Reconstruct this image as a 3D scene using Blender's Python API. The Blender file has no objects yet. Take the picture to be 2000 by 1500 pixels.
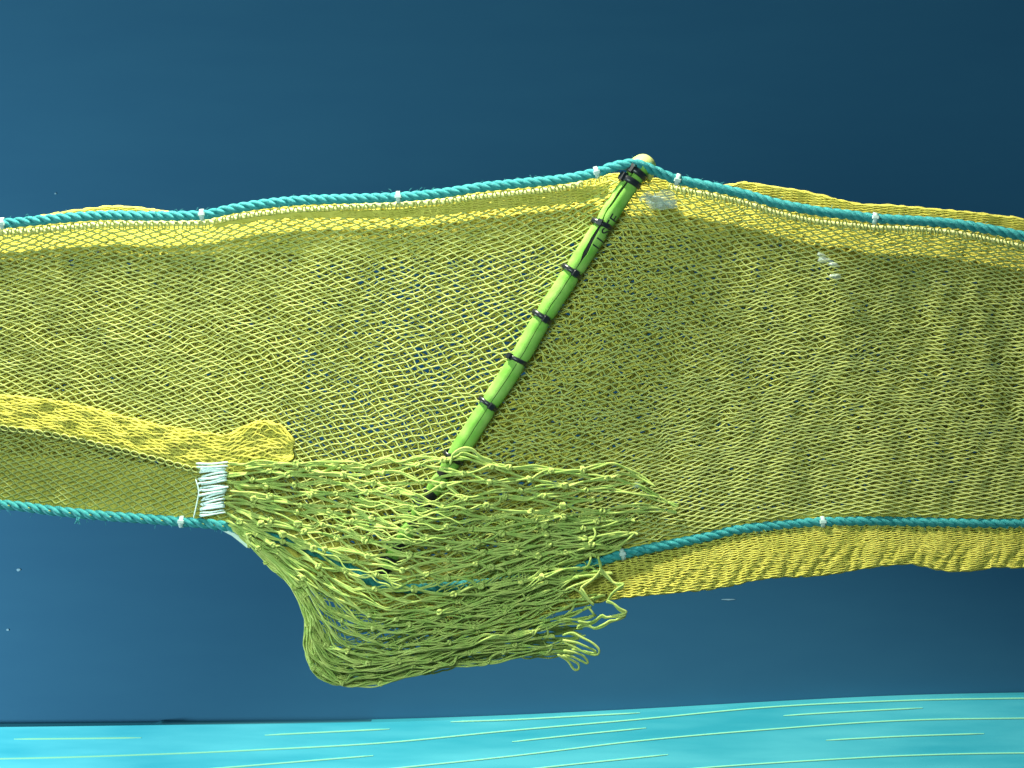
import bpy, math, random
import numpy as np
from mathutils import Vector, Matrix

# ------------------------------------------------------------------ camera
S = 0.00067          # metres per photograph pixel on the net's plane
D = 2.2              # camera to net plane
ZC = 1.40            # height of the lens above the floor
sc = bpy.context.scene
C = sc.collection
cam_d = bpy.data.cameras.new('camera')
cam = bpy.data.objects.new('camera', cam_d); C.objects.link(cam)
cam.location = (0, -D, ZC); cam.rotation_euler = (math.radians(90), 0, 0)
cam_d.sensor_width = 36.0
cam_d.lens = 36.0 * D / (2000 * S)
cam_d.clip_start = 0.05; cam_d.clip_end = 50
sc.camera = cam

# ------------------------------------------------------------------ world and lamps
w = bpy.data.worlds.new('World'); sc.world = w; w.use_nodes = True
bg = w.node_tree.nodes['Background']
bg.inputs['Color'].default_value = (0.55, 0.85, 1.0, 1); bg.inputs['Strength'].default_value = 0.19

def lamp(name, loc, target, power, size, color, kind='AREA', spread=None):
    l = bpy.data.lights.new(name, kind)
    l.energy = power; l.color = color
    if kind == 'AREA':
        l.shape = 'DISK'; l.size = size
        if spread: l.spread = math.radians(spread)
    else:
        l.shadow_soft_size = size
        if kind == 'SPOT': l.spot_size = math.radians(spread); l.spot_blend = 0.35
    o = bpy.data.objects.new(name, l); C.objects.link(o)
    o.location = loc
    d = Vector(target) - Vector(loc)
    o.rotation_euler = d.to_track_quat('-Z', 'Y').to_euler()
    return o
lamp('key_lamp', (-0.45, -0.17, ZC + 1.35), (-0.06, -0.26, ZC), 295, 0.065, (1.0, 0.98, 0.80), 'SPOT', 84)
lamp('fill_lamp', (-0.30, -1.05, ZC + 0.15), (0.0, 0, ZC - 0.1), 9.6, 0.5, (0.76, 1.0, 0.90))
lamp('wall_lamp', (-2.9, 0.05, ZC - 0.75), (-0.2, 1.1, ZC - 0.1), 112, 0.5, (0.80, 0.97, 1.0))
sc.view_settings.view_transform = 'Standard'; sc.view_settings.look = 'None'
sc.view_settings.exposure = 0.0; sc.view_settings.gamma = 1.0
sc.view_settings.use_curve_mapping = False
sc.cycles.use_denoising = True
try: sc.cycles.denoiser = 'OPENIMAGEDENOISE'
except Exception: pass
sc.cycles.max_bounces = 6; sc.cycles.transparent_max_bounces = 8

rnd = random.Random(7); rng = np.random.default_rng(11)

# ------------------------------------------------------------------ helpers
def W(px, py, d):
    """photograph pixel at depth d metres behind the net plane -> world"""
    k = (D + d) / D
    return np.stack([(np.asarray(px, float) - 1000) * S * k, np.asarray(d, float) + 0 * np.asarray(px, float),
                     ZC + (750 - np.asarray(py, float)) * S * k], -1)

def spline(pts, n):
    """dense Catmull-Rom through pts (any dimension), even in arc length"""
    P = np.array(pts, float)
    P = np.vstack([2 * P[0] - P[1], P, 2 * P[-1] - P[-2]])
    out = []
    for i in range(1, len(P) - 2):
        t = np.linspace(0, 1, 24, endpoint=False)[:, None]
        a, b, c, d = P[i - 1], P[i], P[i + 1], P[i + 2]
        out.append(0.5 * (2 * b + (c - a) * t + (2 * a - 5 * b + 4 * c - d) * t ** 2 + (3 * b - a - 3 * c + d) * t ** 3))
    Q = np.vstack(out + [P[-2][None]])
    L = np.concatenate([[0], np.cumsum(np.linalg.norm(np.diff(Q, axis=0), axis=1))])
    s = np.linspace(0, L[-1], n)
    return np.stack([np.interp(s, L, Q[:, k]) for k in range(Q.shape[1])], -1)

def wave(seed, scale, n=7):
    """smooth 2D noise, about -1..1"""
    r = np.random.default_rng(seed)
    a = r.uniform(0, 2 * np.pi, n); f = r.uniform(0.5, 1.6, n) * 2 * np.pi / scale; p = r.uniform(0, 2 * np.pi, n)
    def fn(x, y):
        v = 0
        for i in range(n): v = v + np.sin((x * np.cos(a[i]) + y * np.sin(a[i])) * f[i] + p[i])
        return v / math.sqrt(n) * 0.8
    return fn

def mesh_from(name, V, F):
    """V (n,3), F (m,4) quads"""
    me = bpy.data.meshes.new(name)
    me.vertices.add(len(V)); me.vertices.foreach_set('co', np.asarray(V, np.float32).ravel())
    k = F.shape[1]
    me.loops.add(F.size); me.loops.foreach_set('vertex_index', F.astype(np.int32).ravel())
    me.polygons.add(len(F)); me.polygons.foreach_set('loop_start', np.arange(0, F.size, k, dtype=np.int32))
    me.polygons.foreach_set('use_smooth', np.ones(len(F), bool))
    me.update(calc_edges=True)
    return me

def tubes(lines, radius, sides=5, caps=True):
    """lines: list of (n,3) arrays; radius: scalar or list of scalars / arrays"""
    VV, FF = [], []; base = 0
    ang = np.arange(sides) * 2 * np.pi / sides
    for i, P in enumerate(lines):
        P = np.asarray(P, float); n = len(P)
        r = radius[i] if isinstance(radius, (list, tuple)) else radius
        r = np.broadcast_to(np.asarray(r, float), (n,)).copy()
        if caps: r[0] *= 0.25; r[-1] *= 0.25
        T = np.gradient(P, axis=0); T /= np.linalg.norm(T, axis=1, keepdims=True) + 1e-12
        ref = np.array([0.05, 1.0, 0.02])
        N = np.cross(T, ref); N /= np.linalg.norm(N, axis=1, keepdims=True) + 1e-9
        B = np.cross(T, N)
        V = P[:, None] + r[:, None, None] * (np.cos(ang)[None, :, None] * N[:, None] + np.sin(ang)[None, :, None] * B[:, None])
        VV.append(V.reshape(-1, 3))
        a = (np.arange(n - 1) * sides)[:, None] + np.arange(sides)[None]
        b = (np.arange(n - 1) * sides)[:, None] + (np.arange(sides)[None] + 1) % sides
        FF.append(np.stack([a, b, b + sides, a + sides], -1).reshape(-1, 4) + base)
        base += n * sides
    return np.vstack(VV), np.vstack(FF)

def obj(name, me, mat, parent=None):
    o = bpy.data.objects.new(name, me); C.objects.link(o)
    if mat and not me.materials: me.materials.append(mat)
    if parent: o.parent = parent
    return o
def thing(name, label, cat, loc=(0, 0, 0), group=None):
    o = bpy.data.objects.new(name, None); C.objects.link(o)
    o.empty_display_size = 0.05
    o['label'] = label; o['category'] = cat
    if group: o['group'] = group
    return o
def tube_obj(name, lines, r, mat, parent=None, sides=6):
    V, F = tubes(lines, r, sides)
    return obj(name, mesh_from(name, V, F), mat, parent)

# ------------------------------------------------------------------ materials
def mat(name, col, rough=0.6, noise=None, bump=None, spec=0.3, trans=0.0, col2=None, alpha=None, sheen=0):
    m = bpy.data.materials.new(name); m.use_nodes = True
    nt = m.node_tree; b = nt.nodes['Principled BSDF']
    b.inputs['Base Color'].default_value = (*col, 1); b.inputs['Roughness'].default_value = rough
    b.inputs['Specular IOR Level'].default_value = spec
    tc = nt.nodes.new('ShaderNodeTexCoord')
    def tex(scale, detail=3, stretch=None):
        n = nt.nodes.new('ShaderNodeTexNoise'); n.inputs['Scale'].default_value = scale; n.inputs['Detail'].default_value = detail
        if stretch:
            mp = nt.nodes.new('ShaderNodeMapping'); mp.inputs['Scale'].default_value = stretch
            nt.links.new(tc.outputs['Object'], mp.inputs[0]); nt.links.new(mp.outputs[0], n.inputs['Vector'])
        else: nt.links.new(tc.outputs['Object'], n.inputs['Vector'])
        return n
    if alpha is not None: b.inputs['Alpha'].default_value = alpha
    if noise:
        n = tex(noise[0], stretch=noise[1] if len(noise) > 1 else None)
        r = nt.nodes.new('ShaderNodeValToRGB')
        r.color_ramp.elements[0].position = 0.32; r.color_ramp.elements[1].position = 0.68
        r.color_ramp.elements[0].color = (*col, 1); r.color_ramp.elements[1].color = (*(col2 or col), 1)
        nt.links.new(n.outputs['Fac'], r.inputs[0]); nt.links.new(r.outputs[0], b.inputs['Base Color'])
    if bump:
        n = tex(bump[0], 4, bump[2] if len(bump) > 2 else None)
        bp = nt.nodes.new('ShaderNodeBump'); bp.inputs['Strength'].default_value = bump[1]; bp.inputs['Distance'].default_value = 0.001
        nt.links.new(n.outputs['Fac'], bp.inputs['Height']); nt.links.new(bp.outputs[0], b.inputs['Normal'])
    if trans:
        t = nt.nodes.new('ShaderNodeBsdfTranslucent'); t.inputs['Color'].default_value = (*(col2 or col), 1)
        mx = nt.nodes.new('ShaderNodeMixShader'); mx.inputs[0].default_value = trans
        out = nt.nodes['Material Output']
        nt.links.new(b.outputs[0], mx.inputs[1]); nt.links.new(t.outputs[0], mx.inputs[2]); nt.links.new(mx.outputs[0], out.inputs['Surface'])
    return m
M = {}
M['wall'] = mat('blue_wall_paint', (0.023, 0.114, 0.212), 0.75, (5, (1, 1, 4)), (900, 0.05), 0.15, col2=(0.025, 0.120, 0.218))
M['panel'] = mat('cyan_mural_paint', (0.05, 0.50, 0.63), 0.6, (3.2, (1, 1, 9)), (500, 0.05), 0.2, col2=(0.13, 0.68, 0.79))
M['line'] = mat('pale_line_highlight', (0.38, 0.90, 0.58), 0.6, spec=0.2)
M['trim'] = mat('dark_trim', (0.02, 0.13, 0.19), 0.5)
M['fine'] = mat('yellow_twine_dim', (0.43, 0.48, 0.14), 0.75, (90,), (1500, 0.3), 0.15, col2=(0.54, 0.58, 0.19))  # same twine as the back netting, darkened to dim the front mesh
M['dense'] = mat('yellow_twine_bright', (0.62, 0.58, 0.10), 0.8, (60,), (1500, 0.3), 0.1, col2=(0.75, 0.68, 0.14), trans=0.2)  # same twine in a brighter, yellower copy for the lit band
M['coarse'] = mat('green_yellow_twine', (0.33, 0.48, 0.11), 0.75, (70,), (1800, 0.7), 0.15, col2=(0.54, 0.61, 0.17))
M['rope'] = mat('turquoise_rope', (0.014, 0.26, 0.28), 0.55, (250,), (2500, 0.9), 0.3, col2=(0.06, 0.37, 0.38))
M['cord'] = mat('pale_cord', (0.62, 0.62, 0.25), 0.7, (100,), (1800, 0.3), 0.2, col2=(0.70, 0.70, 0.34))
M['sleeve'] = mat('lime_foam_sleeve', (0.15, 0.40, 0.05), 0.85, (45,), (900, 0.5, (1, 1, 1)), 0.12, col2=(0.28, 0.50, 0.11))
M['core'] = mat('dark_core', (0.010, 0.012, 0.012), 0.6)
M['black'] = mat('black_tie_plastic', (0.010, 0.014, 0.018), 0.32, spec=0.5)
M['white'] = mat('white_tie_plastic', (0.62, 0.78, 0.74), 0.3, spec=0.5, trans=0.3)
M['thread'] = mat('white_lacing', (0.60, 0.80, 0.74), 0.6, (300,), None, 0.3, col2=(0.75, 0.88, 0.82))
M['cap'] = mat('pale_cap', (0.42, 0.50, 0.12), 0.55, (60,), (200, 0.5), 0.3, col2=(0.55, 0.60, 0.22))
M['film'] = mat('clear_glue', (0.72, 0.85, 0.80), 0.12, (200,), (120, 0.8), 0.8, col2=(0.5, 0.62, 0.58), alpha=0.38)
M['chip'] = mat('paint_chip', (0.22, 0.40, 0.50), 0.7)

# ------------------------------------------------------------------ wall and painted panel
WY = 1.10
def box_obj(name, x0, x1, y0, y1, z0, z1, m, parent=None):
    V = np.array([(x, y, z) for x in (x0, x1) for y in (y0, y1) for z in (z0, z1)], float)
    F = np.array([(0, 1, 3, 2), (4, 6, 7, 5), (0, 4, 5, 1), (2, 3, 7, 6), (0, 2, 6, 4), (1, 5, 7, 3)])
    me = mesh_from(name, V, F); me.polygons.foreach_set('use_smooth', np.zeros(6, bool))
    return obj(name, me, m, parent)
wall = box_obj('wall', -3.2, 3.2, WY, WY + 0.1, -0.2, 3.6, M['wall']); wall['kind'] = 'structure'
for x, y, a, b_ in ((15, 1230, 3, 2), (36, 1113, 4, 3), (108, 378, 2, 2), (1420, 1171, 15, 1.5)):
    p = W(x, y, WY - 0.001)
    n = 9; t = np.linspace(0, 2 * np.pi, n, endpoint=False); k = (D + WY) / D * S
    ring = np.stack([p[0] + a * k * np.cos(t) * rng.uniform(.7, 1.2, n), np.full(n, WY - 0.0005), p[2] + b_ * k * np.sin(t) * rng.uniform(.7, 1.2, n)], -1)
    V = np.vstack([ring, ring * [1, 0, 1] + [0, WY - 0.0010, 0], [[p[0], WY - 0.0012, p[2]]]])
    F = np.array([[i, (i + 1) % n, (i + 1) % n + n, i + n] for i in range(n)] + [[i + n, (i + 1) % n + n, 2 * n, 2 * n] for i in range(n)])
    me = bpy.data.meshes.new('paint_chip'); me.from_pydata(V.tolist(), [], [tuple(dict.fromkeys(f)) for f in F.tolist()])
    obj('paint_chip', me, M['chip'], wall)

PY = WY - 0.03
edge = np.array([(-900, 1424), (-400, 1422), (0, 1420), (300, 1416.5), (600, 1413), (800, 1409), (1000, 1402), (1250, 1390), (1500, 1376), (1750, 1364), (2000, 1358), (2400, 1353), (2900, 1352)], float)
ex = spline(edge, 160)
def panel_mesh(dtop, y0, y1, zlow):
    top = W(ex[:, 0], ex[:, 1] + dtop, PY); n = len(top)
    V = []
    for y in (y0, y1):
        V.append(np.stack([top[:, 0], np.full(n, y), top[:, 2]], -1))
        V.append(np.stack([top[:, 0], np.full(n, y), np.full(n, zlow)], -1))
    V = np.vstack(V); F = []
    for i in range(n - 1):
        F += [(i, i + 1, n + i + 1, n + i), (2 * n + i + 1, 2 * n + i, 3 * n + i, 3 * n + i + 1), (i + 1, i, 2 * n + i, 2 * n + i + 1), (n + i, n + i + 1, 3 * n + i + 1, 3 * n + i)]
    F += [(0, n, 3 * n, 2 * n), (n - 1, 3 * n - 1, 4 * n - 1, 2 * n - 1)]
    me = mesh_from('mural_panel', V, np.array(F)); me.polygons.foreach_set('use_smooth', np.zeros(len(F), bool))
    return me
panel = thing('mural_panel', 'bright cyan painted panel with thin pale curved lines below the net', 'panel')
obj('board', panel_mesh(0, PY, WY - 0.001, 0.0), M['panel'], panel)
# dark ledge strip behind the left part of the panel's upper edge
lx = np.array([(-900, 1419), (0, 1415), (300, 1412.5), (306, 1412.5), (314, 1409), (320, 1412), (600, 1410), (800, 1407.5), (900, 1406.5), (1000, 1405)], float)
tp = W(lx[:, 0], lx[:, 1], PY + 0.012); n = len(tp)
V = np.vstack([np.stack([tp[:, 0], np.full(n, y), tp[:, 2] + dz], -1) for y in (PY + 0.008, WY - 0.002) for dz in (0, -0.02)])
F = []
for i in range(n - 1):
    F += [(i, i + 1, n + i + 1, n + i), (i + 1, i, 2 * n + i, 2 * n + i + 1), (n + i, n + i + 1, 3 * n + i + 1, 3 * n + i)]
obj('ledge', mesh_from('ledge', V, np.array(F)), M['trim'], panel)
lines_px = [
    [(27, 1443.5), (150, 1442.5), (276, 1441)],
    [(-500, 1487), (0, 1482), (300, 1473.5), (500, 1465), (750, 1451), (1000, 1427), (1250, 1405), (1500, 1381.5), (1750, 1369), (2000, 1364), (2500, 1361)],
    [(517, 1436), (640, 1430), (761, 1424)],
    [(300, 1510), (458, 1498), (729, 1476)],
    [(600, 1520), (785, 1499.5), (1000, 1477), (1250, 1447), (1500, 1425), (1750, 1408), (2000, 1403), (2500, 1399)],
    [(1000, 1449), (1130, 1435), (1262, 1422)],
    [(1530, 1398), (1660, 1390), (1802, 1383)],
    [(900, 1520), (1065, 1499), (1305, 1474)],
    [(1613, 1446), (1770, 1438), (1922, 1433)],
    [(1200, 1518), (1385, 1499), (1650, 1482), (1800, 1475), (2000, 1471), (2500, 1468)],
    [(880, 1410), (1000, 1406), (1130, 1399), (1250, 1392.5)],  # highlight on the panel's top edge, put in as a pale line
]
for ln in lines_px:
    P = spline(ln, max(8, int((ln[-1][0] - ln[0][0]) / 25)))
    n = len(P); hw = np.full(n, 1.5); hw[0] = hw[-1] = 0.7
    a = W(P[:, 0], P[:, 1] - hw, PY - 0.0005); b = W(P[:, 0], P[:, 1] + hw, PY - 0.0005)
    V = np.vstack([a, b, a + [0, 0.001, 0], b + [0, 0.001, 0]]); F = []
    for i in range(n - 1):
        F += [(i, n + i, n + i + 1, i + 1), (i, i + 1, 2 * n + i + 1, 2 * n + i), (n + i + 1, n + i, 3 * n + i, 3 * n + i + 1)]
    obj('line_or_highlight', mesh_from('line_or_highlight', V, np.array(F)), M['line'], panel)

# ------------------------------------------------------------------ shared curves (photograph pixels)
TOP = [(-560, 470), (-300, 456), (0, 437), (100, 428), (200, 421), (300, 422), (395, 420), (450, 409), (520, 398), (600, 391), (700, 388), (780, 385), (860, 378), (940, 366), (1020, 358), (1100, 350), (1165, 337), (1200, 325), (1240, 320), (1275, 332), (1320, 350), (1400, 367), (1460, 381), (1520, 398), (1600, 413), (1660, 420), (1710, 427), (1800, 432), (1870, 438), (1930, 448), (2000, 462), (2250, 520), (2560, 560)]
BOT = [(-560, 940), (-300, 962), (0, 985), (100, 997), (200, 1007), (280, 1013), (355, 1019), (430, 1026), (520, 1045), (600, 1072), (660, 1097), (700, 1120), (740, 1141), (800, 1150), (860, 1147), (920, 1142), (1000, 1134), (1080, 1120), (1150, 1103), (1215, 1083), (1300, 1065), (1380, 1049), (1440, 1035), (1520, 1026), (1600, 1020), (1700, 1018), (1800, 1020), (1900, 1022), (2000, 1022), (2250, 1015), (2560, 1000)]
tX, tY = np.array(TOP, float).T; bX, bY = np.array(BOT, float).T
_ts = spline(TOP, 900); _bs = spline(BOT, 900)
Tf = lambda x: np.interp(x, _ts[:, 0], _ts[:, 1])
Bf = lambda x: np.interp(x, _bs[:, 0], _bs[:, 1])
POLE = spline([(1262, 318), (1240, 345), (1205, 396), (1177, 441), (1119, 531), (1061, 620), (1012, 704), (955, 791), (905, 868), (884, 900), (850, 952), (815, 1004), (782, 1058), (752, 1112), (742, 1132)], 400)
PL = spline([(1238, 330), (1205, 396), (1177, 441), (1119, 531), (1061, 620), (1012, 704), (955, 791), (905, 868), (850, 952), (782, 1058), (745, 1141)], 300)

def coons(u, v, x0, x1top, x1bot, topf, botf, left, right):
    """u,v in 0..1. left/right: function v-> (x,y). top/bot param by x"""
    xt = left(0 * v)[0] + (right(0 * v)[0] - left(0 * v)[0]) * u
    xb = left(0 * v + 1)[0] + (right(0 * v + 1)[0] - left(0 * v + 1)[0]) * u
    t = (xt, topf(xt)); b = (xb, botf(xb)); l = left(v); r = right(v)
    out = []
    for k in range(2):
        c = (1 - v) * t[k] + v * b[k] + (1 - u) * l[k] + u * r[k]
        l0, l1, r0, r1 = left(0 * v)[k], left(0 * v + 1)[k], right(0 * v)[k], right(0 * v + 1)[k]
        c = c - ((1 - u) * (1 - v) * l0 + (1 - u) * v * l1 + u * (1 - v) * r0 + u * v * r1)
        out.append(c)
    return out
def vline(x, topf, botf):
    return lambda v: (x + 0 * v, topf(x + 0 * v) + v * (botf(x + 0 * v) - topf(x + 0 * v)))
pole_s = np.linspace(0, 1, len(PL))
def pline(v): return (np.interp(v, pole_s, PL[:, 0]), np.interp(v, pole_s, PL[:, 1]))

def net_rows(pos, nrow, ncol, rowv, amp=0.5, plate=0.16, jit=0.0, seed=1):
    """pos(u,v)->world. knotless mesh: row strands zigzag and touch their neighbours at every second node"""
    r = np.random.default_rng(seed); L = []
    J = r.normal(0, jit, (nrow + 2, ncol + 1)) if jit else None
    K = r.normal(0, jit, (nrow + 2, ncol + 1)) if jit else None
    i = np.arange(ncol + 1)
    for j in range(nrow):
        s = np.where((i + j) % 2 == 0, 0.5, -0.5) * 2 * amp
        tj = j + s                                      # touch level between strand j and j+-1
        uu = np.stack([i - plate, i + plate], 1).astype(float)
        vv = np.stack([tj, tj], 1).astype(float)
        if jit:
            lev = np.clip(np.where(s > 0, j + 1, j), 0, nrow + 1)
            uu += J[lev, i][:, None]; vv += K[lev, i][:, None]
        u = np.clip(uu.ravel() / ncol, 0, 1); v = rowv(vv.ravel())
        L.append(pos(u, v))
    return L

# ------------------------------------------------------------------ the fine net
net = thing('fishing_net', 'long yellow fine mesh net tube stretched across the whole picture', 'fishing net')
NR = 122
d1, d2, d3, d4, d5 = wave(1, 90), wave(2, 150), wave(3, 45), wave(4, 260), wave(5, 60)
def front_depth(x, y):
    t = np.clip((y - Tf(x)) / (Bf(x) - Tf(x)), 0, 1)
    pd = np.interp(y, PL[:, 1], PL[:, 0]) - x
    sag = 0.006 * np.sin(np.pi * t) * (1 - np.exp(-(pd / 140.0) ** 2))
    return 0.009 * np.exp(-np.clip(y - Tf(x), 0, None) / 40.0) - 0.002 * np.clip((x - 1200) / 150, 0, 1) * np.exp(-np.clip(Bf(x) - y, 0, None) / 60.0) + sag + 0.0020 * d4(x, y * 0.4) + 0.0010 * d1(x, y * 0.5) + 0.0005 * d3(x, y)
def front_left(u, v):
    v2 = np.clip(v + (0.006 * d2(u * 1700, v * 500) + 0.0022 * d3(u * 1700, v * 900)) * np.sin(np.pi * np.clip(v, 0, 1)), -0.02, 1.02)
    x, y = coons(u, v2, 0, 0, 0, Tf, Bf, vline(-560, Tf, Bf), pline)
    x = x + 3.0 * d1(x + 300, y); y = y + 2.2 * d5(x, y) * np.sin(np.pi * np.clip(v, 0, 1)) + 24 * (1 - v) - 14 * v
    return W(x, y, front_depth(x, y))
def front_right(u, v):
    s = np.sin(np.pi * np.clip(v, 0, 1))
    near = np.exp(-u * 7)
    v2 = v + (0.006 * d2(u * 1700 + 900, v * 600) + 0.003 * d3(u * 1700, v * 800)) * s + 0.006 * s * near * d5(u * 2600, v * 300)
    x, y = coons(u, v2, 0, 0, 0, Tf, Bf, pline, vline(2560, Tf, Bf))
    x = x + 3.5 * d1(x, y) + 2 * near * d3(x, y); y = y + (2.6 * d5(x + 70, y) + 14 * near * np.sin(u * 9)) * s + 24 * (1 - v) - 14 * v
    dep = front_depth(x, y) + 0.004 * near * (1 - np.exp(-u * 60))
    return W(x, y, dep)
rowv = lambda j: (j + 0.5) / NR
RF = 1.35 * S
NRL = 94
L = net_rows(front_left, NRL, 112, lambda j: (j + 0.5) / NRL, amp=0.41, plate=0.15, jit=0.06, seed=21)
V, F = tubes(L, 1.5 * S, 5); o = obj('front_netting', mesh_from('front_netting', V, F), M['fine'], net); o['kind'] = 'stuff'
o['label'] = 'open diamond mesh left of the lime pole'
L = net_rows(front_right, NR, 98, rowv, amp=0.41, plate=0.15, jit=0.07, seed=22)
V, F = tubes(L, RF, 5); o = obj('front_netting', mesh_from('front_netting', V, F), M['fine'], net); o['kind'] = 'stuff'
o['label'] = 'tight wavy mesh right of the lime pole'

# back wall of the tube, crowded netting
BT = [(-560, 462), (-300, 448), (0, 434), (60, 426), (120, 416), (170, 409), (220, 404), (280, 408), (340, 416), (420, 420), (520, 404), (700, 394), (900, 380), (1100, 357), (1200, 340), (1300, 352), (1380, 362), (1425, 362), (1450, 357), (1500, 364), (1560, 373), (1620, 386), (1680, 400), (1740, 402), (1820, 409), (1900, 416), (1960, 424), (2000, 429), (2250, 480), (2560, 520)]
BB = [(-560, 938), (-300, 958), (0, 980), (200, 1002), (360, 1016), (430, 1028), (520, 1070), (620, 1150), (740, 1212), (820, 1236), (900, 1243), (1000, 1222), (1100, 1192), (1200, 1170), (1300, 1159), (1400, 1149), (1500, 1129), (1600, 1124), (1700, 1108), (1770, 1101), (1800, 1105), (1850, 1115), (1900, 1114), (1950, 1107), (2000, 1108), (2250, 1100), (2560, 1080)]
_a = spline(BT, 900); _b = spline(BB, 900)
BTf = lambda x: np.interp(x, _a[:, 0], _a[:, 1]); BBf = lambda x: np.interp(x, _b[:, 0], _b[:, 1])
e1, e2, e3, e4 = wave(31, 80), wave(32, 30), wave(33, 220), wave(34, 26)
def back_depth(x, y, off=0.0):
    a = (y - BTf(x))                                    # px below the back rim
    bw = np.interp(x, [0, 600, 1000, 1190, 1230, 1350, 2000], [88, 92, 94, 90, 120, 106, 114])   # px from the rope to the foot of the lit slope
    a = (y - Tf(x)) / bw
    dep = np.interp(a, [-0.4, 0, 0.3, 0.7, 1.0, 1.25, 2.0, 4], [0.052, 0.046, 0.036, 0.018, 0.0065, 0.0055, 0.007, 0.009])
    below = (y - Bf(x))                                 # px below the lower rope
    right = np.clip((x - 420) / 150, 0, 1)
    near = np.interp(below, [-160, -40, 0, 60, 130], [0.009, 0.007, 0.002, -0.012, -0.026])
    dep = np.where(below > -160, right * np.minimum(dep, near) + (1 - right) * np.minimum(dep, np.interp(below, [-160, -60, 0], [0.012, 0.010, 0.002])), dep)
    pleat = np.clip(below / 40, 0, 1) * right
    dep = np.where((a > 0.9) & (below < -25), np.maximum(dep, front_depth(x, y) + 0.0055), dep)
    return dep + off + 0.0008 * e3(x, y) + 0.0007 * e1(x, y * 0.6) + pleat * 0.0014 * np.sin(x / 4.6 + y * 0.12 + 2 * e1(x, y)) * np.clip((below - 25) / 60, 0, 1)
def back_pos(off, seed):
    q1, q2 = wave(seed, 120), wave(seed + 1, 40)
    def pos(u, v):
        x = -560 + u * 3120
        x = x + 4 * q2(x, v * 600)
        v2 = v + (0.008 * q1(x, v * 600) + 0.004 * q2(x, v * 700)) * np.sin(np.pi * np.clip(v, 0, 1))
        y = BTf(x) + v2 * (BBf(x) - BTf(x))
        x = x - 0.25 * (y - 700) * np.clip(1 - np.abs(x - 1000) / 900, 0, 1) * np.sin(np.pi * np.clip(v, 0, 1))
        return W(x, y, back_depth(x, y, off))
    return pos
NB = 190
def thin(P, full, low):
    """twine radius along a strand: the crowded layers thin out left of the pole"""
    k = D / (D + P[:, 1]); x = P[:, 0] * k / S + 1000; y = 750 - (P[:, 2] - ZC) * k / S
    px = np.interp(y, PL[:, 1], PL[:, 0]) - x
    f = np.clip((px + 25) / 60, 0, 1) * np.clip((520 - px) / 330, 0, 1) * np.clip((y - Tf(x) - 95) / 60, 0, 1) * np.clip((930 - y) / 50, 0, 1)
    f = np.clip(f * 1.3 + 0.35 * f * e3(x, y), 0, 1)
    hem = np.clip((y - Bf(x)) / 12, 0, 1) * np.clip((x - 500) / 100, 0, 1)
    return (full + (low - full) * f) * (1 - 0.32 * hem) * S
_wv = np.concatenate([np.full(40, 0.48), np.full(92, 1.08), np.full(58, 0.42)]); _cv = np.concatenate([[0], np.cumsum(_wv)]); _cv /= _cv[-1]
rowb = lambda j: np.interp((j + 0.5), np.arange(NB + 1), _cv)
L = net_rows(back_pos(0, 41), NB, 232, rowb, amp=0.47, jit=0.16, seed=42)
V, F = tubes(L, [thin(P, 2.2, 1.3) for P in L], 4); o = obj('back_netting', mesh_from('back_netting', V, F), M['dense'], net); o['kind'] = 'stuff'
NB2 = 230
L = net_rows(back_pos(0.022, 51), NB2, 200, lambda j: np.interp((j + 0.5) / NB2 * NB, np.arange(NB + 1), _cv), amp=0.47, jit=0.2, seed=52)
V, F = tubes(L, [thin(P, 3.7, 2.3) for P in L], 4); o = obj('lining_netting', mesh_from('lining_netting', V, F), M['dense'], net); o['kind'] = 'stuff'

# rolled flap of crowded netting, lower left
FA = [(-560, 690), (-300, 722), (-100, 760), (0, 772), (100, 782), (200, 803), (300, 828), (380, 843), (440, 850), (470, 836), (510, 822), (550, 832), (575, 862)]
FB = [(-560, 755), (-300, 785), (-100, 818), (0, 832), (100, 846), (200, 868), (300, 893), (380, 914), (440, 922), (480, 922), (510, 920), (545, 912), (570, 896)]
fa, fb = spline(FA, 300), spline(FB, 300); fs = np.linspace(0, 1, 300)
g1, g2 = wave(61, 60), wave(62, 22)
def flap(off):
    def pos(u, v):
        ax, ay = np.interp(u, fs, fa[:, 0]), np.interp(u, fs, fa[:, 1]); bx, by = np.interp(u, fs, fb[:, 0]), np.interp(u, fs, fb[:, 1])
        x = ax + (bx - ax) * v; y = ay + (by - ay) * v
        y = y + 2.0 * g1(x, y) * np.sin(np.pi * np.clip(v, 0, 1)); x = x + 2 * g2(x, y)
        dep = np.interp(v, [0, 0.15, 0.5, 0.85, 1], [-0.003, -0.0055, -0.007, -0.009, -0.0085]) + off + 0.0018 * g1(x, y) + 0.001 * g2(x, y)
        return W(x, y, dep)
    return pos
L = net_rows(flap(0), 20, 84, lambda j: (j + 0.5) / 20, amp=0.47, jit=0.22, seed=63)
L += net_rows(flap(0.003), 26, 80, lambda j: (j + 0.5) / 26, amp=0.47, jit=0.25, seed=64)
L += net_rows(flap(0.005), 30, 90, lambda j: (j + 0.5) / 30, amp=0.47, jit=0.2, seed=65)
V, F = tubes(L, 2.2 * S, 5); o = obj('folded_flap', mesh_from('folded_flap', V, F), M['dense'], net); o['kind'] = 'stuff'

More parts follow.
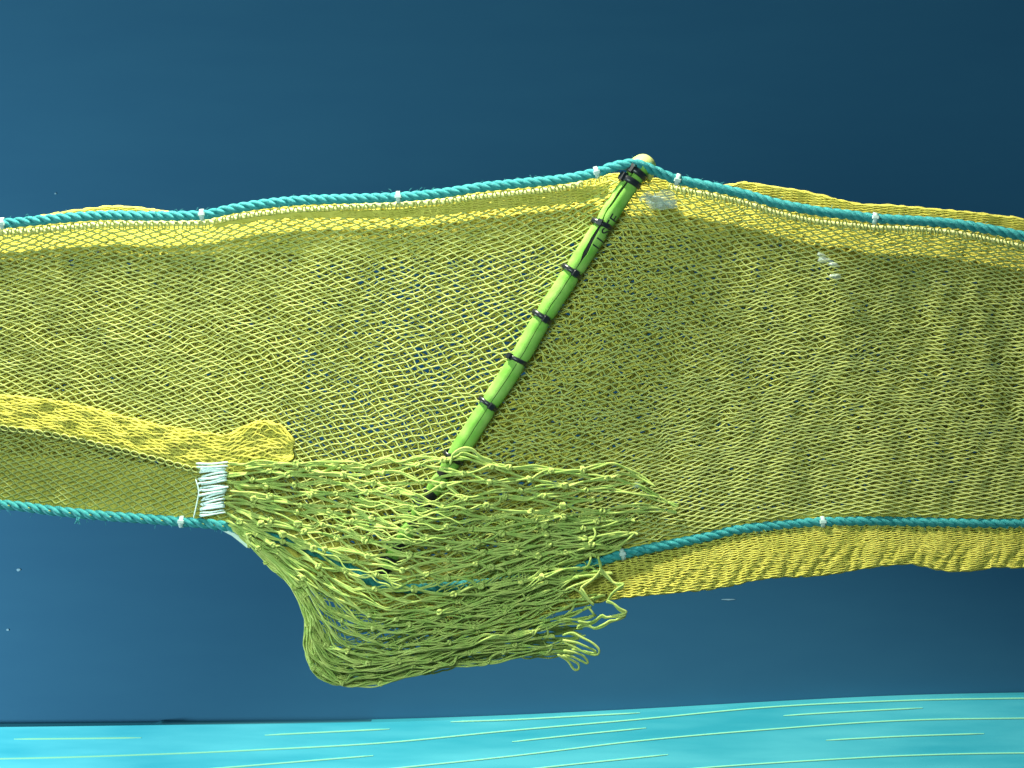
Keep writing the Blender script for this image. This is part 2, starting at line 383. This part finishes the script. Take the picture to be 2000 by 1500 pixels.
# strip of netting added to make the shaded zone under the rope, widening towards the pole
z1 = wave(66, 50)
def strip(off):
    def pos(u, v):
        x = 420 + u * 770; h = np.interp(x, [420, 600, 900, 1190], [3, 10, 19, 26])
        y = Tf(x) + 24 + v * h + 2.0 * z1(x, v * 40) * v
        return W(x, y, 0.0015 + off + 0 * x)
    return pos
L = net_rows(strip(0), 9, 56, lambda j: (j + 0.5) / 9, amp=0.45, jit=0.12, seed=67) + net_rows(strip(0.003), 12, 60, lambda j: (j + 0.5) / 12, amp=0.45, jit=0.15, seed=68)
V, F = tubes(L, 1.7 * S, 5); o = obj('added_shade_strip', mesh_from('added_shade_strip', V, F), M['dense'], net); o['kind'] = 'stuff'

# pale selvage cords just below the upper rope, with loops of twine catching the mesh
def helix_cord(path_px, dep, r, nst, pitch, step=3.0, phase=0.0, hand=1):
    P = np.array(path_px, float); length = np.sum(np.linalg.norm(np.diff(P, axis=0), axis=1))
    n = int(length / step); Q = spline(P, n)
    w = W(Q[:, 0], Q[:, 1], dep(Q[:, 0], Q[:, 1]) if callable(dep) else np.full(n, dep))
    T = np.gradient(w, axis=0); T /= np.linalg.norm(T, axis=1, keepdims=True)
    N = np.cross(T, [0, 1, 0]); N /= np.linalg.norm(N, axis=1, keepdims=True); B = np.cross(T, N)
    s = np.linspace(0, length, n); out = []
    for k in range(nst):
        a = hand * (2 * np.pi * s / pitch) + 2 * np.pi * k / nst + phase
        out.append(w + r * (np.cos(a)[:, None] * N + np.sin(a)[:, None] * B))
    return out
selv = [(x, Tf(x) + 17 + 2.5 * math.sin(x / 70)) for x in range(-540, 1180, 40)]
for st in helix_cord(selv, 0.011, 3.0 * S, 2, 30):
    tube_obj('selvage_cord', [st], 3.6 * S, M['cord'], net, 6)
selv = [(x, Tf(x) + 19 + 2.0 * math.sin(x / 60)) for x in range(1310, 2540, 40)]
for st in helix_cord(selv, 0.011, 2.6 * S, 2, 28):
    tube_obj('selvage_cord', [st], 3.2 * S, M['cord'], net, 6)
L = []
for x in list(np.arange(-540, 1190, 15.5)) + list(np.arange(1310, 2540, 15.5)):
    x += rnd.uniform(-2, 2); y = Tf(x) + 14
    p = [(x - 4, y + 16, 0.009), (x - 3, y + 2, 0.005), (x + 1, y - 4, 0.004), (x + 4, y + 2, 0.006), (x + 5, y + 15, 0.009)]
    q = spline(p, 8); L.append(W(q[:, 0], q[:, 1], q[:, 2]))
V, F = tubes(L, 1.5 * S, 4); o = obj('edge_loops', mesh_from('edge_loops', V, F), M['fine'], net); o['kind'] = 'stuff'
L = []
for x in list(np.arange(-540, 470, 13)):
    x += rnd.uniform(-2, 2); y = Bf(x)
    p = [(x - 5, y - 16, 0.006), (x - 4, y - 4, -0.004), (x, y + 3, -0.009), (x + 4, y - 3, -0.004), (x + 7, y - 15, 0.006)]
    if x > 1000: p = [(a, 2 * y - b, c) for a, b, c in p] if rnd.random() < 0.5 else p
    q = spline(p, 8); L.append(W(q[:, 0], q[:, 1], q[:, 2]))
V, F = tubes(L, 1.5 * S, 4); o = obj('edge_loops', mesh_from('edge_loops', V, F), M['fine'], net); o['kind'] = 'stuff'
# brown gap row of loops under the flap
L = []
for x in np.arange(-60, 395, 17):
    y = np.interp(x, fb[:, 0], fb[:, 1]) + 3
    t = np.linspace(0, 2 * np.pi, 11)
    L.append(W(x + 8 * np.cos(t), y + 5 * np.sin(t) + 0.25 * 8 * np.cos(t), np.full(11, -0.012)))
V, F = tubes(L, 1.5 * S, 4); o = obj('seam_loops', mesh_from('seam_loops', V, F), M['fine'], net); o['kind'] = 'stuff'

# ------------------------------------------------------------------ ropes
def rope(name, label, curve, dep, hand, group):
    t = thing(name, label, 'rope', group=group)
    for st in helix_cord(curve, dep, 5.0 * S, 3, 60, 3.2, 0.4, hand):
        tube_obj('strand', [st], 5.3 * S, M['rope'], t, 9)
    return t
topdep = lambda x, y: -0.002  - 0.018 * np.exp(-((x - 1225) / 70.0) ** 2)
botdep = lambda x, y: -0.003 + 0.005 * np.clip((x - 1250) / 150, 0, 1)
r_top = rope('rope', 'turquoise twisted rope along the upper edge of the yellow net', TOP, topdep, 1, 'turquoise ropes edging the net')
r_bot = rope('rope', 'turquoise twisted rope along the lower edge, passing behind the coarse green net', BOT, botdep, 1, 'turquoise ropes edging the net')

def band(name, center, axis, rad, width, thick, m, parent, head=None, squash=1.0, up=None):
    """closed strap round an axis, with a lock head"""
    axis = Vector(axis).normalized(); f = Vector((0, -1, 0)); f = (f - axis * f.dot(axis)).normalized(); s = axis.cross(f)
    n = 28; V = []; F = []
    for i in range(n):
        a = 2 * math.pi * i / n
        for rr, ww in ((rad, -width / 2), (rad + thick, -width / 2 * 0.8), (rad + thick, width / 2 * 0.8), (rad, width / 2)):
            p = Vector(center) + (f * math.cos(a) * squash + s * math.sin(a)) * rr + axis * ww
            V.append(p)
    for i in range(n):
        for k in range(4):
            a = i * 4 + k; b = i * 4 + (k + 1) % 4; c = ((i + 1) % n) * 4 + (k + 1) % 4; d = ((i + 1) % n) * 4 + k
            F.append((a, b, c, d))
    if head is not None:
        ha, hl, hh, tail = head
        d = f * math.cos(ha) * squash + s * math.sin(ha); tg = -f * math.sin(ha) + s * math.cos(ha)
        c0 = Vector(center) + d * (rad + thick * 0.5)
        def bx(c, e1, l1, e2, l2, e3, l3):
            b0 = len(V)
            for i in (-1, 1):
                for j in (-1, 1):
                    for k in (-1, 1):
                        sh = 0.82 if j > 0 else 1.0
                        V.append(c + e1 * (i * l1 * sh) + e2 * (j * l2) + e3 * (k * l3 * sh))
            F.extend([tuple(b0 + q for q in f_) for f_ in ((0, 1, 3, 2), (4, 6, 7, 5), (0, 4, 5, 1), (2, 3, 7, 6), (0, 2, 6, 4), (1, 5, 7, 3))])
        bx(c0 + d * hh * 0.5, tg, hl, d, hh, axis, width * 0.75)
        if tail: bx(c0 + d * (hh * 0.8) + tg * (hl + tail * 0.5) , tg, tail * 0.5, d, thick * 0.4, axis, width * 0.4)
    me = bpy.data.meshes.new(name); me.from_pydata([tuple(v) for v in V], [], F)
    me.polygons.foreach_set('use_smooth', np.array([True] * (n * 4) + [False] * (len(F) - n * 4)))
    me.update()
    return obj(name, me, m, parent)
def at_rope(x, f, dep):
    y = float(f(x)); y2 = float(f(x + 6)); y1 = float(f(x - 6))
    a = W(x - 6, y1, dep); b = W(x + 6, y2, dep)
    return W(x, y, dep), b - a
for x in (5, 395, 778, 1165, 1323, 1708):
    c, ax = at_rope(x, Tf, float(topdep(np.float64(x), 0)))
    band('cable_tie', c, ax, 10.2 * S, 9 * S, 1.8 * S, M['white'], r_top, (rnd.uniform(-0.5, 0.3), 3.5 * S, 1.8 * S, 0))
for x in (355, 1216, 1606):
    c, ax = at_rope(x, Bf, float(botdep(np.float64(x), 0)))
    band('cable_tie', c, ax, 10.2 * S, 9 * S, 1.8 * S, M['white'], r_bot, (rnd.uniform(-0.6, 0.3), 3.5 * S, 1.8 * S, 0))
# stray fibres standing off the twisted strands
for rp, crv, dep in ((r_top, TOP, topdep), (r_bot, BOT, botdep)):
    Q_ = spline(crv, 1400); L = []
    for k in range(420):
        i = int(rng.integers(40, 1350)); x, y = Q_[i]; d = float(dep(np.float64(x), 0)); a = rng.uniform(0, 2 * np.pi); ln = rng.uniform(4, 11)
        tx = rng.uniform(-9, 9)
        c0, s0 = math.cos(a), math.sin(a)
        q = spline([(x, y + 9 * c0, d - 9 * S * s0), (x + tx * .5, y + (9 + ln * .6) * c0, d - (9 + ln * .6) * S * s0), (x + tx, y + (9 + ln) * c0 + 2, d - (9 + ln) * S * s0)], 5)
        L.append(W(q[:, 0], q[:, 1], q[:, 2]))
    o = tube_obj('stray_fibre', L, 0.42 * S, M['rope'], rp, 3); o['kind'] = 'stuff'
# frayed fibres under the lower rope
L = []
for k in range(6):
    x, y = 150 + k * 1.5, 1010
    q = spline([(x, y, -.012), (x - 2 + rnd.uniform(-4, 4), y + 6, -.014), (x - 5 + rnd.uniform(-6, 8), y + 11 + rnd.uniform(0, 5), -.012)], 8)
    L.append(W(q[:, 0], q[:, 1], q[:, 2]))
o = tube_obj('frayed_fibre', L, 0.7 * S, M['rope'], r_bot, 4); o['kind'] = 'stuff'

# ------------------------------------------------------------------ the lime pole
pole = thing('pole', 'slanting lime green foam-sleeved pole lashed to the net with black ties', 'pole')
PD = -0.010
Q = spline(POLE, 320); pw = W(Q[:, 0], Q[:, 1], PD + 0.014 * np.clip((Q[:, 1] - 860) / 120, 0, 1))
arc = np.concatenate([[0], np.cumsum(np.linalg.norm(np.diff(Q, axis=0), axis=1))])
TIES = [(1243, 338), (1231, 356), (1178, 440), (1119, 531), (1061, 620), (1012, 704), (955, 791), (884, 893), (828, 985), (764, 1092)]
tie_s = [arc[np.argmin(np.hypot(Q[:, 0] - x, Q[:, 1] - y))] for x, y in TIES]
T = np.gradient(pw, axis=0); T /= np.linalg.norm(T, axis=1, keepdims=True)
FR = np.array([0, -1.0, 0]); SD = np.cross(T, FR); SD /= np.linalg.norm(SD, axis=1, keepdims=True)
SD = np.where((SD[:, :1] > 0), SD, -SD)                  # points to the lower right of the pole
R0 = 18.8 * S
i0 = int(np.searchsorted(arc, 12)); i1 = len(Q) - 6
pinch = np.ones(len(Q))
for s_ in tie_s[2:]: pinch -= 0.13 * np.exp(-((arc - s_) / 11) ** 2)
wob = wave(71, 60)
pinch *= 1 - 0.22 * np.clip((Q[:, 1] - 890) / 40, 0, 1) + 0.10 * np.clip((Q[:, 1] - 890) / 40, 0, 1) * np.sin(arc / 9.0)
na = 30
V = []
for i in range(i0, i1):
    s_ = arc[i]
    open_ = np.interp(s_, [0, 40, 75, 118, 130, 165, 215, 232, 250], [0.10, 0.06, 0.17, 0.10, 0.06, 0.15, 0.26, 0.06, 0.036])
    mid = np.interp(s_, [0, 60, 120, 200, 235, 300], [-0.55, -0.35, -0.45, -0.05, 0.12, 0.10]) + 0.05 * wob(s_, 3.0)
    flat = np.interp(s_, [0, 120, 235, 260], [0.95, 1.0, 1.0, 1.0])
    th = np.linspace(mid + open_, mid + 2 * math.pi - open_, na)
    r = R0 * pinch[i] * flat * (1 + 0.012 * np.asarray([float(wob(s_, a * 40)) for a in th]))
    edge_in = np.ones(na); edge_in[0] = edge_in[-1] = 0.965
    outer = pw[i] + (r * edge_in)[:, None] * (np.cos(th)[:, None] * FR + np.sin(th)[:, None] * SD[i])
    inner = pw[i] + (r * 0.80)[:, None] * (np.cos(th)[:, None] * FR + np.sin(th)[:, None] * SD[i])
    V.append(np.vstack([outer, inner[::-1]]))
V = np.array(V); n, m_ = V.shape[:2]; F = []
for i in range(n - 1):
    for k in range(m_):
        k2 = (k + 1) % m_
        F.append((i * m_ + k, i * m_ + k2, (i + 1) * m_ + k2, (i + 1) * m_ + k))
F += [((0 * m_) + k, m_ - 1 - k, m_ - 2 - k, k + 1) for k in range(na - 1)]
me = mesh_from('foam_sleeve', V.reshape(-1, 3), np.array(F)); obj('foam_sleeve', me, M['sleeve'], pole)
try: me.set_sharp_from_angle(angle=math.radians(50))
except Exception: pass
tube_obj('rod', [pw[4:-3]], R0 * 0.74, M['core'], pole, 16)
# rounded end cap
c = W(1256, 326, 0.004); V = []; F = []
nu, nvv = 24, 12
axis = Vector(-T[0]); s1 = Vector(SD[0]); s2 = Vector((0, -1, 0)); s2 = (s2 - axis * s2.dot(axis)).normalized()
for j in range(nvv + 1):
    f = j / nvv; ph = f * math.pi * 0.5
    for i in range(nu):
        a = 2 * math.pi * i / nu; rr = 29 * S * math.cos(ph) ** 0.8 * (1 + 0.02 * math.sin(3 * a + 1))
        V.append(Vector(c) + axis * (-14 * S + 38 * S * math.sin(ph)) + (s1 * math.cos(a) + s2 * math.sin(a)) * rr)
    if j:
        for i in range(nu): F.append(((j - 1) * nu + i, (j - 1) * nu + (i + 1) % nu, j * nu + (i + 1) % nu, j * nu + i))
obj('end_cap', mesh_from('end_cap', np.array([tuple(v) for v in V]), np.array(F)), M['cap'], pole)
# black cable ties
for k, s_ in enumerate(tie_s):
    i = int(np.searchsorted(arc, s_)); i = min(max(i, 2), len(Q) - 3)
    ax = Vector(T[i]) + Vector(SD[i]) * rnd.uniform(-0.10, 0.12)
    cc = pw[i] - SD[i] * (3.0 * S)
    width = 13 * S if k < 2 else rnd.uniform(8.5, 10.5) * S
    rr = (21.5 if k < 2 else 20.0) * S
    band('black_tie', cc, ax, rr, width, 2.9 * S, M['black'], pole, (rnd.choice([0.5, 0.8, 0.25, -0.4]), 5.5 * S, 3.2 * S, 0))
# printed letters on the shaded side of the sleeve
def letters(txt, s_start, size, th0):
    cu = bpy.data.curves.new('lettering', 'FONT'); cu.body = txt; cu.size = 1.0; cu.resolution_u = 3
    tmp = bpy.data.objects.new('lettering', cu); C.objects.link(tmp)
    dg = bpy.context.evaluated_depsgraph_get()
    me = bpy.data.meshes.new_from_object(tmp.evaluated_get(dg))
    bpy.data.objects.remove(tmp)
    import bmesh
    bm = bmesh.new(); bm.from_mesh(me); bmesh.ops.triangulate(bm, faces=bm.faces)
    bmesh.ops.subdivide_edges(bm, edges=[e for e in bm.edges if e.calc_length() > 0.25], cuts=2, use_grid_fill=False)
    for v in bm.verts:
        s_ = s_start - v.co.x * size                       # reads upward along the pole
        i = min(max(int(np.searchsorted(arc, s_)), 1), len(Q) - 1); f = (s_ - arc[i - 1]) / (arc[i] - arc[i - 1])
        p = pw[i - 1] * (1 - f) + pw[i] * f; sd = SD[i]
        th = th0 - v.co.y * size * S / R0
        q = p + (R0 * 1.035) * (math.cos(th) * FR + math.sin(th) * sd)
        v.co = q
    bm.to_mesh(me); bm.free()
    return obj('lettering', me, M['black'], pole)
letters('I I STE', 196, 29, 1.22)

# ------------------------------------------------------------------ coarse knotted net
cn = thing('coarse_net', 'coarse knotted green-yellow net bag hanging loose over the foot of the pole', 'knotted net')
KC = [  # key strands: (x, y), evenly parametrised; depth list
    ([(440, 906), (520, 904), (600, 905), (700, 903), (780, 898), (850, 888), (905, 890), (960, 905), (1030, 913), (1110, 916), (1200, 908), (1250, 925), (1285, 950)], [-.012, -.016, -.018, -.022, -.040, -.022, -.010, -.006]),
    ([(440, 932), (560, 938), (680, 948), (780, 962), (860, 972), (950, 965), (1060, 968), (1170, 965), (1250, 968), (1305, 985)], [-.012, -.016, -.020, -.032, -.044, -.024, -.010, -.006]),
    ([(438, 962), (560, 985), (690, 1008), (800, 1030), (900, 1030), (1000, 1028), (1120, 1022), (1220, 1015), (1300, 1010)], [-.012, -.016, -.022, -.044, -.036, -.024, -.012, -.008]),
    ([(438, 992), (540, 1025), (640, 1058), (740, 1088), (850, 1095), (980, 1085), (1110, 1065), (1270, 1045)], [-.012, -.018, -.026, -.046, -.036, -.026, -.018, -.012]),
    ([(440, 1018), (520, 1050), (600, 1090), (680, 1140), (760, 1168), (900, 1160), (1050, 1130), (1200, 1098)], [-.014, -.020, -.028, -.046, -.042, -.032, -.026, -.022]),
    ([(448, 1030), (520, 1074), (590, 1126), (650, 1182), (725, 1218), (850, 1212), (1000, 1182), (1180, 1140)], [-.014, -.022, -.032, -.042, -.046, -.042, -.036, -.034]),
    ([(455, 1032), (520, 1080), (577, 1132), (618, 1200), (655, 1258), (740, 1272), (860, 1258), (1000, 1228), (1150, 1190)], [-.012, -.020, -.030, -.036, -.046, -.046, -.042, -.038]),
    ([(460, 1035), (516, 1083), (568, 1133), (603, 1195), (615, 1265), (660, 1305), (780, 1300), (920, 1268), (1140, 1225)], [-.008, -.012, -.018, -.024, -.034, -.036, -.036, -.034]),
    ([(460, 1037), (512, 1085), (563, 1135), (597, 1195), (596, 1270), (620, 1320), (690, 1340), (800, 1318), (920, 1293), (1120, 1272)], [-.002, 0, 0, .000, -.006, -.010, -.018, -.020]),
]
NP = 120
KP = []
for xy, dep in KC:
    p = spline(xy, NP); s_ = np.linspace(0, 1, NP)
    KP.append(np.column_stack([p, np.interp(s_, np.linspace(0, 1, len(dep)), dep)]))
KP = np.array(KP); KP[4:, :, 2] *= np.array([0.9, 0.75, 0.62, 0.6, 0.8])[:, None]                                         # (9, NP, 3)
def fam(k, t):
    """position in the family of strands: k in 0..8 (may be array), t in 0..1"""
    k = np.clip(k, 0, 8); t = np.clip(t, 0, 1)
    k0 = np.minimum(np.floor(k).astype(int), 7); f = (k - k0)
    ti = t * (NP - 1); t0 = np.minimum(np.floor(ti).astype(int), NP - 2); g = ti - t0
    P = lambda a, b: KP[a, b]
    kk = lambda a: (P(a, t0) * (1 - g)[:, None] + P(a, t0 + 1) * g[:, None])
    m1, p2 = np.maximum(k0 - 1, 0), np.minimum(k0 + 2, 8)
    a, b, c, d = kk(m1), kk(k0), kk(k0 + 1), kk(p2); f = f[:, None]
    return 0.5 * (2 * b + (c - a) * f + (2 * a - 5 * b + 4 * c - d) * f ** 2 + (3 * b - a - 3 * c + d) * f ** 3)
# strand levels: open at the top, crowded below
lev = np.concatenate([np.linspace(0.0, 4.0, 23), np.linspace(4.17, 8.0, 25)])
NS = len(lev); NC = 12
h1, h2, h3 = wave(81, 70), wave(82, 40), wave(83, 120)
kr = np.random.default_rng(85)
# touch nodes: between strand j and j+1 at column i (i+j even)
node = {}
for j in range(-1, NS):
    for i in range(NC + 1):
        if (i + j) % 2 == 0:
            a = lev[max(j, 0)]; b = lev[min(j + 1, NS - 1)]
            t = (i + kr.normal(0, 0.13) + 0.3 * math.sin(j * 0.9)) / NC
            k = (a + b) / 2 + kr.normal(0, 0.10) * (b - a)
            p = fam(np.array([k]), np.array([t]))[0]
            q_ = 1.0 if j < 22 else 1.9
            node[(i, j)] = p + [kr.normal(0, 3.0 * q_), kr.normal(0, 2.5 * q_), kr.normal(0, 0.0025 * q_)]
RC = 1.95; ENDS = []
for j in range(NS):
    pts = []; last = NC - int(kr.integers(0, 3 if j < 18 else 2))
    for i in range(last + 1):
        key = (i, j) if (i + j) % 2 == 0 else (i, j - 1)
        p = node[key]; pts.append(p)
        if i < last:
            key2 = (i + 1, j) if (i + 1 + j) % 2 == 0 else (i + 1, j - 1)
            q = node[key2]
            # slack: follow the family curve between nodes
            mid = (p + q) / 2; tm = (i + 0.5) / NC
            fm = fam(np.array([lev[j]]), np.array([tm]))[0]
            off = np.clip(fm - mid, [-8, -12, -0.02], [8, 12, 0.02])
            slack = kr.normal(0, 3.5)
            pts.append(mid + off * 0.7 + [0, slack, kr.normal(0, 0.0015)])
    P = spline(pts, 8 * len(pts)); ENDS.append((P[-1], P[-1] - P[-5]))
    w_ = W(P[:, 0], P[:, 1], P[:, 2])
    s_ = np.linspace(0, len(pts) * 1.3, len(P)); ph = kr.uniform(0, 6)
    a = s_ + ph; gap = (2.2 + 1.3 * np.sin(s_ * 1.7 + ph)) * S
    up = np.array([0, 0, 1.0]); fr = np.array([0, 1.0, 0])
    o1 = (np.cos(a * 0.8)[:, None] * up + 0.6 * np.sin(a * 0.8)[:, None] * fr) * gap[:, None]
    rad = (RC if j < 23 else 1.5) * S * (1 + 0.12 * np.sin(s_ * 5))
    tube_obj('twine', [w_ + o1, w_ - o1], [rad, rad], M['coarse'], cn, 7)
# mesh bars that close the loose right-hand edge
for j in range(0, NS - 1):
    (a, ta), (b, tb) = ENDS[j], ENDS[j + 1]
    if np.hypot(*(a - b)[:2]) > 75: continue
    g = kr.uniform(6, 20); m1 = a + ta / np.hypot(*ta[:2]) * g; m2 = b + tb / np.hypot(*tb[:2]) * g
    P = spline([a, m1, (m1 + m2) / 2 + [kr.uniform(3, 9), kr.uniform(-3, 6), kr.normal(0, .003)], m2, b], 22)
    tube_obj('twine', [W(P[:, 0], P[:, 1], P[:, 2])], 2.3 * S, M['coarse'], cn, 7)
# knots
def knot_mesh(seed):
    r = random.Random(seed); L = []
    for k in range(3):
        t = np.linspace(0, 2 * np.pi, 13); a = r.uniform(0, 3.1); e = r.uniform(0.6, 1.0)
        x = 5.0 * np.cos(t); z = 4.2 * e * np.sin(t); y = 3.2 * np.sin(t * 2 + r.uniform(0, 6)) + r.uniform(-1.5, 1.5)
        L.append(np.stack([x * math.cos(a) - z * math.sin(a) + r.uniform(-2, 2), y, x * math.sin(a) + z * math.cos(a) + r.uniform(-1.5, 1.5)], -1) * S)
    V, F = tubes(L, 2.7 * S, 5)
    return mesh_from('knot', V, F)
kms = [knot_mesh(s_) for s_ in range(6)]
for me in kms: me.materials.append(M['coarse'])
for (i, j), p in sorted(node.items()):
    if 0 <= j and 0 < i < NC - 1:
        if j > 21 and kr.random() < 0.6: continue
        o = bpy.data.objects.new('knot', kms[int(kr.integers(6))]); C.objects.link(o); o.parent = cn
        o.location = W(p[0], p[1], p[2] - 0.002); o.rotation_euler = (kr.uniform(-.4, .4), kr.uniform(0, 6.28), kr.uniform(-.4, .4))
        s_ = kr.uniform(0.85, 1.2) * (0.88 if j < 23 else 0.7); o.scale = (s_, s_, s_)
# bunched inner twine of the bag
L = []; rr = []
for k in range(380):
    k0 = kr.uniform(4.0, 8.0) if k > 110 else kr.uniform(1.6, 4.4); t0 = kr.uniform(0.0, 0.7) if k0 > 4.4 else kr.uniform(0.5, 0.75); t1 = min(t0 + kr.uniform(0.2, 0.5), kr.uniform(0.86, 0.97))
    m_ = int(14 + 60 * (t1 - t0)); t = np.linspace(t0, t1, m_)
    ph = kr.uniform(0, 6.28); fq = kr.uniform(8, 13)
    kk = k0 + 0.16 * np.sign(np.sin(t * fq * 6 + ph)) * np.abs(np.sin(t * fq * 6 + ph)) ** 0.6 + 0.25 * (t - t0) * kr.normal()
    P = fam(kk, t); P[:, 2] += kr.uniform(0.004, 0.02)
    P[:, 1] += 2 * h2(P[:, 0], P[:, 1] + k * 9)
    L.append(W(P[:, 0], P[:, 1], P[:, 2])); rr.append(kr.uniform(0.9, 1.5) * S)
V, F = tubes(L, rr, 5); o = obj('bunched_twine', mesh_from('bunched_twine', V, F), M['coarse'], cn); o['kind'] = 'stuff'
L = []
for k in range(34):
    k0 = kr.uniform(0.8, 4.2); t0 = kr.uniform(0.2, 0.42); t1 = t0 + kr.uniform(0.14, 0.3); t = np.linspace(t0, t1, 26); ph = kr.uniform(0, 6.28)
    P = fam(k0 + 0.09 * np.sin(t * kr.uniform(30, 60) + ph) + 0.05 * np.sin(t * 110 + 2 * ph) + 0.3 * (t - t0) * kr.normal(), t); P[:, 2] -= kr.uniform(-0.004, 0.006)
    L.append(W(P[:, 0], P[:, 1], P[:, 2]))
V, F = tubes(L, 1.5 * S, 5); o = obj('bunched_twine', mesh_from('bunched_twine', V, F), M['coarse'], cn); o['kind'] = 'stuff'
# back layer of the bag, turned under
L = []
for k in range(26):
    f = k / 25
    pts = [(470, 1040, .02), (530, 1100, .024), (585, 1150, .026), (603 + 16 * f, 1210, .03), (598 + 50 * f, 1285 - 20 * f, .026), (632 + 40 * f, 1325 - 55 * f, .022), (700 + 10 * f, 1338 - 75 * f, .018), (820, 1318 - 85 * f, .016), (980, 1288 - 70 * f, .014), (1120 + 20 * f, 1280 - 55 * f, .012)]
    P = spline(pts, 90); ph = kr.uniform(0, 6)
    P[:, 1] += 3.2 * np.sin(np.arange(90) * 0.55 + ph) + 2 * h2(P[:, 0], P[:, 1] + 30 * k); P[:, 2] += 0.004 * h1(P[:, 0] + 50 * k, P[:, 1])
    L.append(W(P[:, 0], P[:, 1], P[:, 2]))
V, F = tubes(L, 1.8 * S, 6); o = obj('bag_lining', mesh_from('bag_lining', V, F), M['coarse'], cn); o['kind'] = 'stuff'
# loose end loops
LOOPS = [
    [(1128, 1213), (1146, 1218), (1161, 1214), (1175, 1203), (1184, 1206), (1204, 1203), (1218, 1201), (1223, 1197), (1210, 1190), (1198, 1179), (1184, 1174)],
    [(1126, 1226), (1146, 1221), (1161, 1227), (1178, 1222), (1191, 1214), (1204, 1211), (1220, 1203), (1222, 1198)],
    [(1098, 1241), (1118, 1236), (1136, 1245), (1157, 1256), (1170, 1269), (1166, 1279), (1146, 1276), (1123, 1264), (1101, 1254)],
    [(1098, 1250), (1125, 1255), (1142, 1262), (1160, 1270), (1163, 1276), (1140, 1272), (1116, 1268)],
    [(1100, 1270), (1120, 1274), (1137, 1280), (1147, 1290), (1147, 1296), (1138, 1292), (1119, 1283), (1098, 1280)],
    [(1088, 1278), (1108, 1290), (1121, 1307), (1130, 1307), (1129, 1297), (1114, 1288), (1098, 1280)],
    [(1168, 1087), (1173, 1110), (1163, 1127), (1136, 1148), (1138, 1155), (1150, 1172), (1160, 1182)],
    [(1172, 1112), (1188, 1128), (1202, 1140), (1218, 1143), (1205, 1151), (1194, 1161), (1186, 1176)],
    [(880, 905), (886, 886), (905, 877), (925, 880), (940, 894), (962, 902)],
]
for k, pts in enumerate(LOOPS):
    P = spline(pts, 40); d = -0.044 if k == 8 else -0.034
    dd = d + 0.004 * np.sin(np.linspace(0, 6, 40) + k)
    w_ = W(P[:, 0], P[:, 1], dd); off = np.array([0.3, -0.5, 1]) * 2.3 * S
    a = np.sin(np.linspace(0, 7, 40) + k)[:, None]
    tube_obj('loop', [w_] if 2 <= k <= 5 else [w_ + off * a, w_ - off * a], 2.3 * S, M['coarse'], cn, 7)
# white lacing
for k in range(24):
    f = k / 23
    y0 = 906 + 104 * f + rnd.uniform(-2, 2); y1 = y0 + rnd.uniform(-5, 2) - 6
    x0 = 384 + 8 * math.sin(f * 3) + rnd.uniform(-6, 5); x1 = 443 - 14 * max(0, f - 0.6) + rnd.uniform(-4, 4)
    if f < 0.2: y1 = y0 + rnd.uniform(-3, 1)
    P = spline([(x0, y0 + 2, .002), (x0 + 4, y0, -.012), ((x0 + x1) / 2, (y0 + y1) / 2 + rnd.uniform(-2, 2), -.020), (x1 - 4, y1, -.020), (x1, y1 + 1, -.010)], 18)
    tube_obj('lacing_stitch', [W(P[:, 0], P[:, 1], P[:, 2])], rnd.uniform(1.7, 2.7) * S, M['thread'], cn, 6)
P = spline([(382, 935, -.014), (388, 960, -.015), (384, 985, -.015), (378, 1012, -.014)], 20)
tube_obj('lacing_thread', [W(P[:, 0], P[:, 1], P[:, 2])], 1.3 * S, M['thread'], cn, 5)
# white scrap of sheeting tucked below the rope
P = np.array([(425, 1032), (452, 1046), (470, 1060), (482, 1070), (488, 1066), (470, 1048), (448, 1036), (432, 1030)], float)
n = len(P); a = W(P[:, 0], P[:, 1], np.full(n, -0.004)); b = a + [0, 0.003, 0]
me = bpy.data.meshes.new('plastic_scrap'); me.from_pydata(np.vstack([a, b]).tolist(), [], [tuple(range(n)), tuple(range(2 * n - 1, n - 1, -1))] + [(i, n + i, n + (i + 1) % n, (i + 1) % n) for i in range(n)])
obj('plastic_scrap', me, M['thread'], cn)

# ------------------------------------------------------------------ dried glue on the fine net
def flake(px, py, rx, ry, rot, dep, m, parent, name):
    n = 14; V = []; F = []
    for j in range(4):
        f = j / 3
        for i in range(n):
            a = 2 * math.pi * i / n; q = (1 - f * 0.98) * (1 + 0.16 * math.sin(3 * a + px) + 0.1 * math.sin(5 * a))
            x, y = rx * q * math.cos(a), ry * q * math.sin(a)
            V.append(W(px + x * math.cos(rot) - y * math.sin(rot), py + x * math.sin(rot) + y * math.cos(rot), dep - 0.0035 * math.sin(f * math.pi / 2) + rnd.uniform(-.0006, .0006)))
        if j:
            for i in range(n): F.append(((j - 1) * n + i, (j - 1) * n + (i + 1) % n, j * n + (i + 1) % n, j * n + i))
    return obj(name, mesh_from(name, np.array(V), np.array(F)), m, parent)
for px, py, rx, ry, rot in ((1278, 395, 20, 12, 0.2), (1300, 385, 22, 14, 0.3), (1262, 384, 14, 8, -0.4), (1296, 402, 16, 8, 0.1), (1312, 398, 13, 9, 0.2), (1610, 508, 14, 6, 0.1), (1628, 517, 12, 5, 0.2), (1632, 540, 12, 6, 0.1), (1604, 498, 9, 4, 0.3), (1245, 948, 9, 6, 0.1)):
    flake(px, py, rx, ry, rot, -0.004, M['film'], net, 'glue_patch')
